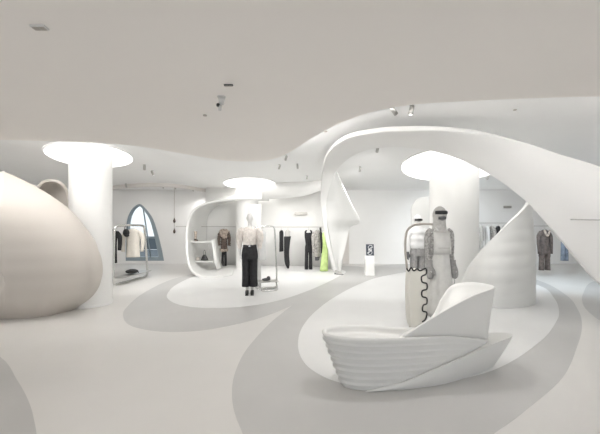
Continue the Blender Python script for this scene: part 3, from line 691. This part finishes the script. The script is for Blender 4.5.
# mitten cord
bm = B(); tube(bm, [(.205, -.1, .72), (.211, -.11, .66), (.20, -.1, .62)], .005, 6); obj('cord', bm, mgrey, mt)
for sx in (-1, 1):
    bm = B(); tube(bm, [(sx*.093, .06, .06), (sx*.093, -.02, .05), (sx*.093, -.1, .036), (sx*.093, -.18, .026)], [.045, .048, .045, .028], 12); obj('shoe', bm, mgrey, t)
# --- mannequin in white jacket
b0 = Vector(((417.5-300)/F*7.6, 7.6, 0))
t = thing('mannequin', 'mannequin in white puffer jacket, grey trousers and white cap', 'mannequin', b0, .05); t.scale = (1, 1, 1.05)
hh = 1.74
arms = [[(sx*.15, 0, 1.42), (sx*.21, .0, 1.28), (sx*.24, .01, 1.12), (sx*.25, -.03, .98), (sx*.25, -.05, .86)] for sx in (-1, 1)]
body(t, hh, arms, legs)
bm = cloth([(1.50, 0, 0, .08, .08), (1.44, 0, 0, .15, .11), (1.36, 0, 0, .2, .14), (1.30, 0, 0, .185, .13), (1.22, 0, 0, .21, .15), (1.15, 0, 0, .19, .135), (1.07, 0, 0, .2, .14), (1.0, 0, 0, .17, .12)], 6, .01); jk = obj('jacket', bm, whitecl, t)
for sx in (-1, 1):
    bm = B(); tube(bm, [(sx*.15, 0, 1.42), (sx*.22, 0, 1.33), (sx*.235, 0, 1.22), (sx*.25, 0, 1.1), (sx*.245, -.02, .99), (sx*.25, -.04, .92)], [.06, .085, .07, .08, .065, .05], 16); obj('sleeve', bm, whitecl, t)
    bm = B(); tube(bm, [(sx*.25, -.03, .92), (sx*.25, -.05, .86), (sx*.25, -.065, .79), (sx*.245, -.07, .75)], [.035, .04, .036, .015], 12); tube(bm, [(sx*.235, -.07, .87), (sx*.225, -.095, .84), (sx*.225, -.1, .81)], [.016, .014, .01], 8); obj('glove', bm, dgrey, t)
bm = cloth([(1.04, 0, 0, .145, .115), (.95, 0, 0, .17, .125), (.82, 0, 0, .175, .125)], 6, .01)
for sx in (-1, 1):
    b2 = cloth([(.92, sx*.085, 0, .09, .11), (.7, sx*.09, 0, .085, .1), (.4, sx*.095, 0, .085, .09), (.08, sx*.1, 0, .09, .1)], 5, .02, seed=sx)
    me = bpy.data.meshes.new('x'); b2.to_mesh(me); b2.free(); bm.from_mesh(me); bpy.data.meshes.remove(me)
obj('trousers', bm, mgrey, t)
bm = B(); ball(bm, (0, -.0, 1.66), (.088, .102, .10), 24); bmesh.ops.delete(bm, geom=[v for v in bm.verts if v.co.z < 1.625], context='VERTS')
obj('cap', bm, whitecl, t, solid=.01)
band('sunglasses', 1.625, 1.665, .10, blk2, t, ry=.118)
for sx in (-1, 1):
    bm = B(); tube(bm, [(sx*.09, .06, .06), (sx*.09, -.02, .05), (sx*.09, -.1, .036), (sx*.09, -.18, .026)], [.043, .046, .042, .026], 12); obj('shoe', bm, whitecl, t)
# ---------------------------------------------------------------- panels behind mannequins
def panel(x, y, w, h, label, r=.25):
    t = thing('standing_panel', label, 'panel', (x, y, 0))
    n = 12; pts = [(-w/2, 0), (w/2, 0)]
    for i in range(n+1): pts.append((w/2-r+r*math.cos(PI/2*i/n), h-r+r*math.sin(PI/2*i/n)))
    for i in range(n+1): pts.append((-w/2+r-r*math.sin(PI/2*i/n), h-r+r*math.cos(PI/2*i/n)))
    bm = B(); quadwall(bm, pts, -.03, .03); obj('board', bm, gloss, t, smooth=False, bevel=.008)
    bm = B(); box(bm, (0, 0, .012), (w*.8, .3, .022)); obj('foot', bm, gloss, t, smooth=False, bevel=.008)
panel((411+12-300)/F*9.3+.08, 9.3, .86, 2.42, 'tall white round-topped panel behind the white-jacketed mannequin', .4)
panel((254.5-300)/F*8.2, 8.2, .34, 2.14, 'narrow white upright panel behind the feathered blouse', .03)
# ---------------------------------------------------------------- cream case with zigzag lacing
t = thing('case', 'tall rounded cream case with black zigzag lacing beside the hooded mannequin', 'bag', ((416-300)/F*4.93, 4.93, 0), .0)
OFc = t.location.copy()
bm = B()
out = [(410.5, 326.5), (408, 318), (407, 300), (407, 280), (407.8, 265), (410, 263), (420, 263), (424, 266), (424.5, 285), (424.5, 300), (423.5, 315), (420.5, 323), (416, 327)]
cy_ = lambda y: 326.5-(326.5-y)*.90
q = cr([P(x, cy_(y), 4.93)-OFc for x, y in out], 4, True)
quadwall(bm, [(p.x, max(p.z, .012)) for p in q], -.11, .09); obj('body', bm, casem, t, bevel=.03)
lace = [(407.5, 262), (409.5, 265), (412, 261), (414.5, 264.5), (418, 262.5), (421, 264.5), (426.5, 262), (427, 268), (422.5, 271), (423, 277), (427.5, 279), (427.5, 285), (423, 287), (423, 293), (427.5, 295), (427.5, 301), (424, 303), (423.5, 309), (427.5, 311), (426.5, 318), (423, 321.5)]
bm = B(); tube(bm, [P(x-.8, cy_(y), 4.82)-OFc for x, y in lace], .012, 8, k=4); obj('lacing', bm, blk2, t)
bm = B(); a = P(416, 327, 4.93)-OFc; box(bm, (a.x-.02, -.01, .012), (.14, .16, .02)); obj('foot', bm, slotm, t, smooth=False, bevel=.005)
# ---------------------------------------------------------------- podium with sign
b0 = FL(369.5, 275.5)
t = thing('sign_podium', 'small white podium with a tilted dark sign and oval logo', 'podium', b0, 0)
bm = B(); rows = []
for z, w, d in ((.001, .17, .14), (.03, .165, .135), (.35, .15, .12), (.64, .145, .11)):
    rows.append([Vector((w*math.copysign(abs(math.cos(2*PI*j/32+.1))**.4, math.cos(2*PI*j/32+.1)), d*math.copysign(abs(math.sin(2*PI*j/32+.1))**.4, math.sin(2*PI*j/32+.1)), z)) for j in range(32)])
grid(bm, rows, True, True, True); obj('pedestal', bm, gloss, t)
bm = B(); box(bm, (0, 0, 0), (.25, .03, .37)); sg = obj('sign', bm, mat('sign_charcoal', (.045, .055, .075), .4), t, smooth=False, bevel=.01); sg.location = (.01, -.02, .815); sg.rotation_euler = (-.12, 0, 0)
bm = B()
for cxx, czz, tilt in ((.012, .045, -.6), (-.012, -.045, -.6)):
    pts = []
    for i in range(20):
        a = 2*PI*i/20; x = .075*math.cos(a); z = .045*math.sin(a)
        pts.append((cxx+x*math.cos(tilt)-z*math.sin(tilt), -.019, czz-(x*math.sin(tilt))+z*math.cos(tilt)))
    tube(bm, pts, .008, 6, closed=True, k=2)
tube(bm, [(.075, -.019, .125), (.01, -.019, .15), (-.055, -.019, .10), (-.03, -.019, .02), (.035, -.019, -.03), (.06, -.019, -.09), (0, -.019, -.15), (-.08, -.019, -.12)], .008, 6); obj('logo', bm, whitecl, sg)
# ---------------------------------------------------------------- small items
t = thing('boot', 'tall tan boot standing on the upper alcove shelf', 'boot', P(194.5, 241.2, 11.0)+Vector((.02, .05, 0)), .8)
for nm, bmf in (('shaft', [(0, 0, .08), (0, 0, .2), (0, 0, .34)]),):
    bm = B(); tube(bm, bmf, [.04, .04, .055], 14); obj(nm, bm, tanfur, t)
bm = B(); tube(bm, [(0, .03, .05), (0, -.03, .045), (0, -.12, .03)], [.042, .042, .028], 12); obj('foot', bm, taupe, t)
t = thing('handbag', 'black tapered handbag on the lower alcove shelf', 'bag', P(204, 260.6, 11.0)+Vector((0, .05, 0)), 0)
bm = cloth([(.2, 0, 0, .04, .03), (.13, 0, 0, .08, .05), (.02, 0, 0, .13, .07), (.005, 0, 0, .12, .06)], 4, .02); obj('pouch', bm, blk2, t)
bm = B(); tube(bm, [(-.03, 0, .18), (-.03, 0, .3), (.0, 0, .36), (.03, 0, .3), (.03, 0, .18)], .008, 6); obj('handle', bm, blk2, t)
t = thing('box', 'small tan box under the upper alcove shelf', 'box', P(197, 260.6, 11.0)+Vector((.0, .1, 0)), .2)
bm = B(); box(bm, (0, 0, .05), (.1, .1, .1)); obj('carton', bm, slotm, t, smooth=False, bevel=.004)
bm = B(); box(bm, (0, 0, .105), (.106, .106, .02)); obj('lid', bm, slotm, t, smooth=False, bevel=.004)
for i, (y, lab) in enumerate(((221, 'upper of two small brown ornaments on the cord near the pointed window'), (231.5, 'lower of two small brown ornaments on the cord near the pointed window'))):
    bm = B(); ball(bm, (0, 0, 0), (.05, .05, .08), 12); cyl(bm, (0, 0, .06), (0, 0, .12), .02, n=8)
    o = tag(obj('hanging_ornament', bm, brown), lab, 'ornament', 'ornaments on the cord'); o.location = P(174.3, y, 13.0)
bm = B(); a = P(174.3, 231, 13.02); cyl(bm, a, (a.x, 13.02, ZC), .008, n=6); tag(obj('cord', bm, slotm), 'thin cord dropping from the ceiling left of the alcove', 'cord')
t = thing('shoe', 'dark silver shoe standing at the foot of the arch', 'shoe', FL(338, 274.5), .9)
bm = B(); tube(bm, [(0, .1, .09), (0, .0, .06), (0, -.12, .04), (0, -.18, .03)], [.06, .055, .045, .02], 12); obj('upper', bm, steel, t)
bm = B(); box(bm, (0, -.03, .008), (.09, .3, .014)); cyl(bm, (0, .1, 0), (0, .1, .07), .03, n=10); obj('sole', bm, dgrey, t)
# vents
def vent(c, w, h, label):
    t = thing('air_vent', label, 'vent', c)
    bm = B(); box(bm, (0, 0, 0), (w, .03, h)); obj('frame', bm, slotm, t, smooth=False, bevel=.004)
    for k in range(3): 
        bm = B(); box(bm, (0, -.02, (k-1)*h*.28), (w*.92, .012, h*.1)); obj('louvre', bm, steel, t, smooth=False)
vent(P(301, 213.5, 12.45)+Vector((0, 0, 0)), .5, .09, 'beige slot vent high on the backdrop wall')
vent(P(507.5, 207, YB-.03), .32, .1, 'small vent on the far wall right of the thick column')
# ---------------------------------------------------------------- ceiling fittings
def spot(name_pos, label, aim=(0, 0, -1), size=1.0, power=0, z=ZC, ang=110, soft=.05, col=(1, .985, .965), blend=.8, group='small ceiling spotlights'):
    x, y = name_pos
    c = CE(x, y, z-.1*size)
    t = thing('spotlight', label, 'spotlight', (c.x, c.y, z), 0, group)
    a = Vector(aim).normalized()
    bm = B(); cyl(bm, (0, 0, -.012), (0, 0, -.0005), .035*size, n=20); obj('base', bm, skin_m, t)
    bm = B(); cyl(bm, (0, 0, -.012), (0, 0, -.075*size), .008, n=8); obj('stem', bm, skin_m, t)
    p0 = Vector((0, 0, -.085*size)); bm = B(); cyl(bm, p0-a*.06*size, p0+a*.07*size, .032*size, n=20); hd = obj('head', bm, steel if size < 1 else skin_m, t)
    bm = B(); cyl(bm, p0+a*.0701*size, p0+a*.073*size, .026*size, n=16); obj('lens', bm, lensm, hd)
    if power:
        l = bpy.data.lights.new('spot_lamp', 'SPOT'); l.energy = power; l.spot_size = math.radians(ang); l.spot_blend = blend; l.shadow_soft_size = soft; l.color = col
        lo = bpy.data.objects.new('spot_lamp', l); C.objects.link(lo); lo.parent = t; lo.location = p0+a*.12*size; lo.rotation_euler = a.to_track_quat('-Z', 'Y').to_euler()
spot((411.5, 111), 'right one of two spotlights just above the arch', (-.2, -.1, -1), .9, 260*SP, ang=120, soft=.04)
spot((393.5, 111.5), 'left one of two spotlights just above the arch', (1, .75, -.9), .9)
spot((286, 158.5), 'spotlight in front of its pair where the low ceiling rises', (-.35, 1.1, -1), .8, 260*SP, ang=90)
spot((279.5, 167.5), 'spotlight nearest the middle disc light', (-.4, 1, -.9), .8, 480*SP, ang=95)
spot((297.5, 167), 'spotlight midway between middle disc light and arch', (.1, 1.3, -1.1), .8, 380*SP, ang=80)
spot((307, 178), 'tiny spotlight closest to the arch leg', (-.1, 1.2, -1.2), .7, 240*SP, ang=80)
spot((144.5, 168), 'front spotlight right of the left column', (-.3, .6, -1), .9, 300*SP)
spot((152.5, 173.5), 'second spotlight right of the left column', (.4, .2, -1), .9, 300*SP)
spot((126, 186), 'spotlight at the left end of the curved ceiling step', (0, .8, -1), .9, 120*SP)
spot((163, 187), 'spotlight left of centre under the curved ceiling step', (0, .6, -1), .9)
spot((175, 188), 'dark spotlight right of centre under the curved ceiling step', (.3, .6, -1), .9, 120*SP)
spot((193, 190), 'bright spotlight at the right end of the curved ceiling step', (.3, .4, -1), .9, 120*SP)
spot((377.5, 150), 'small spotlight seen through the arch left of the big disc light', (.1, 1.6, -1.1), .9, 720*SP, ang=100)
spot((360, 170), 'spotlight seen through the arch above the podium', (0, 1.6, -1.1), .9, 720*SP, ang=100)
spot((468, 139), 'added spotlight out of view behind the top of the arch, lighting the rippled shell', (1.2, .5, -1.5), .9, 230*SP, ang=70)  # extra lamp added out of view to brighten the fin shell
spot((488, 178), 'spotlight on the ceiling right of the thick column', (.3, 1.5, -1.1), .9, 1000*SP, ang=95, col=(.9, .96, 1))
spot((545, 172), 'added cool spotlight out of view behind the right side of the arch', (.3, .3, -1), .9, 800*SP, col=(.72, .87, 1))  # unseen lamp added for the cool tone at far right
# fittings on the low ceiling
def downlight(x, y, label, w=.16, power=0, ang=150):
    c = CE(x, y, ZL)
    t = thing('downlight', label, 'downlight', (c.x, c.y, ZL), 0)
    bm = B(); box(bm, (0, 0, -.006), (w, .045 if w > .08 else .02, .011)); obj('trim_plate', bm, skin_m if w > .08 else dgrey, t, smooth=False, bevel=.003)
    bm = B(); box(bm, (-w*.22, 0, -.0135), (w*.36, .03 if w > .08 else .014, .003)); box(bm, (w*.22, 0, -.0135), (w*.36, .03 if w > .08 else .014, .003)); obj('lamp_pair', bm, slotm, t, smooth=False)
    if power:
        l = bpy.data.lights.new('down_lamp', 'SPOT'); l.energy = power; l.spot_size = math.radians(ang); l.spot_blend = 1; l.shadow_soft_size = .12; l.color = (1, .96, .9)
        lo = bpy.data.objects.new('down_lamp', l); C.objects.link(lo); lo.parent = t; lo.location = (0, 0, -.05)
downlight(39.5, 26.5, 'small twin downlight at top left of the low ceiling', .085, 60*SP)
downlight(228.5, 84.5, 'dark slim slot light on the low ceiling above the sprinkler', .075, 90*SP)
t = thing('sprinkler', 'white sprinkler head hanging from the low ceiling', 'sprinkler', CE(221.5, 96.5, ZL))
bm = B(); cyl(bm, (0, 0, -.008), (0, 0, 0), .038, n=24); obj('base_plate', bm, skin_m, t)
bm = B(); cyl(bm, (0, 0, -.07), (0, 0, -.012), .022, .03, n=16); obj('body', bm, skin_m, t)
bm = B(); ball(bm, (-.025, -.02, -.085), (.017, .017, .017), 12); obj('sensor', bm, blk2, t)
bm = B(); cyl(bm, (-.012, -.01, -.13), (-.012, -.01, -.085), .014, .018, 12); obj('nozzle', bm, skin_m, t)
c = CE(205, 115, ZL); bm = B(); cyl(bm, (0, 0, -.01), (0, 0, 0), .02, n=16)
o = tag(obj('ceiling_button', bm, slotm), 'tiny round sensor dot left of the sprinkler on the low ceiling', 'sensor'); o.location = c
c = CE(515, 109.5, ZC); bm = B(); cyl(bm, (0, 0, -.01), (0, 0, 0), .02, n=16)
o = tag(obj('ceiling_button', bm, slotm), 'tiny round sensor dot on the high ceiling above the arch at right', 'sensor'); o.location = c
c = CE(325.5, 131, ZC); bm = B(); cyl(bm, (0, 0, -.012), (0, 0, 0), .03, n=16)
o = tag(obj('ceiling_button', bm, slotm), 'tiny round sensor dot on the high ceiling left of the arch top', 'sensor'); o.location = c
# ---------------------------------------------------------------- world and camera
w = bpy.data.worlds.new('World'); S.world = w; w.use_nodes = True
w.node_tree.nodes['Background'].inputs[0].default_value = (.93, .965, 1, 1); w.node_tree.nodes['Background'].inputs[1].default_value = .88
cam = bpy.data.cameras.new('Camera'); co = bpy.data.objects.new('Camera', cam); C.objects.link(co)
co.location = (0, 0, H); co.rotation_euler = (PI/2, 0, 0); cam.sensor_width = 36; cam.lens = F/600*36; cam.shift_y = (HZ-217)/600; cam.clip_end = 200
S.camera = co
S.view_settings.view_transform = 'Standard'; S.view_settings.look = 'None'; S.view_settings.gamma = 1; S.view_settings.use_curve_mapping = False
S.view_settings.exposure = 0.5
S.cycles.diffuse_bounces = 8
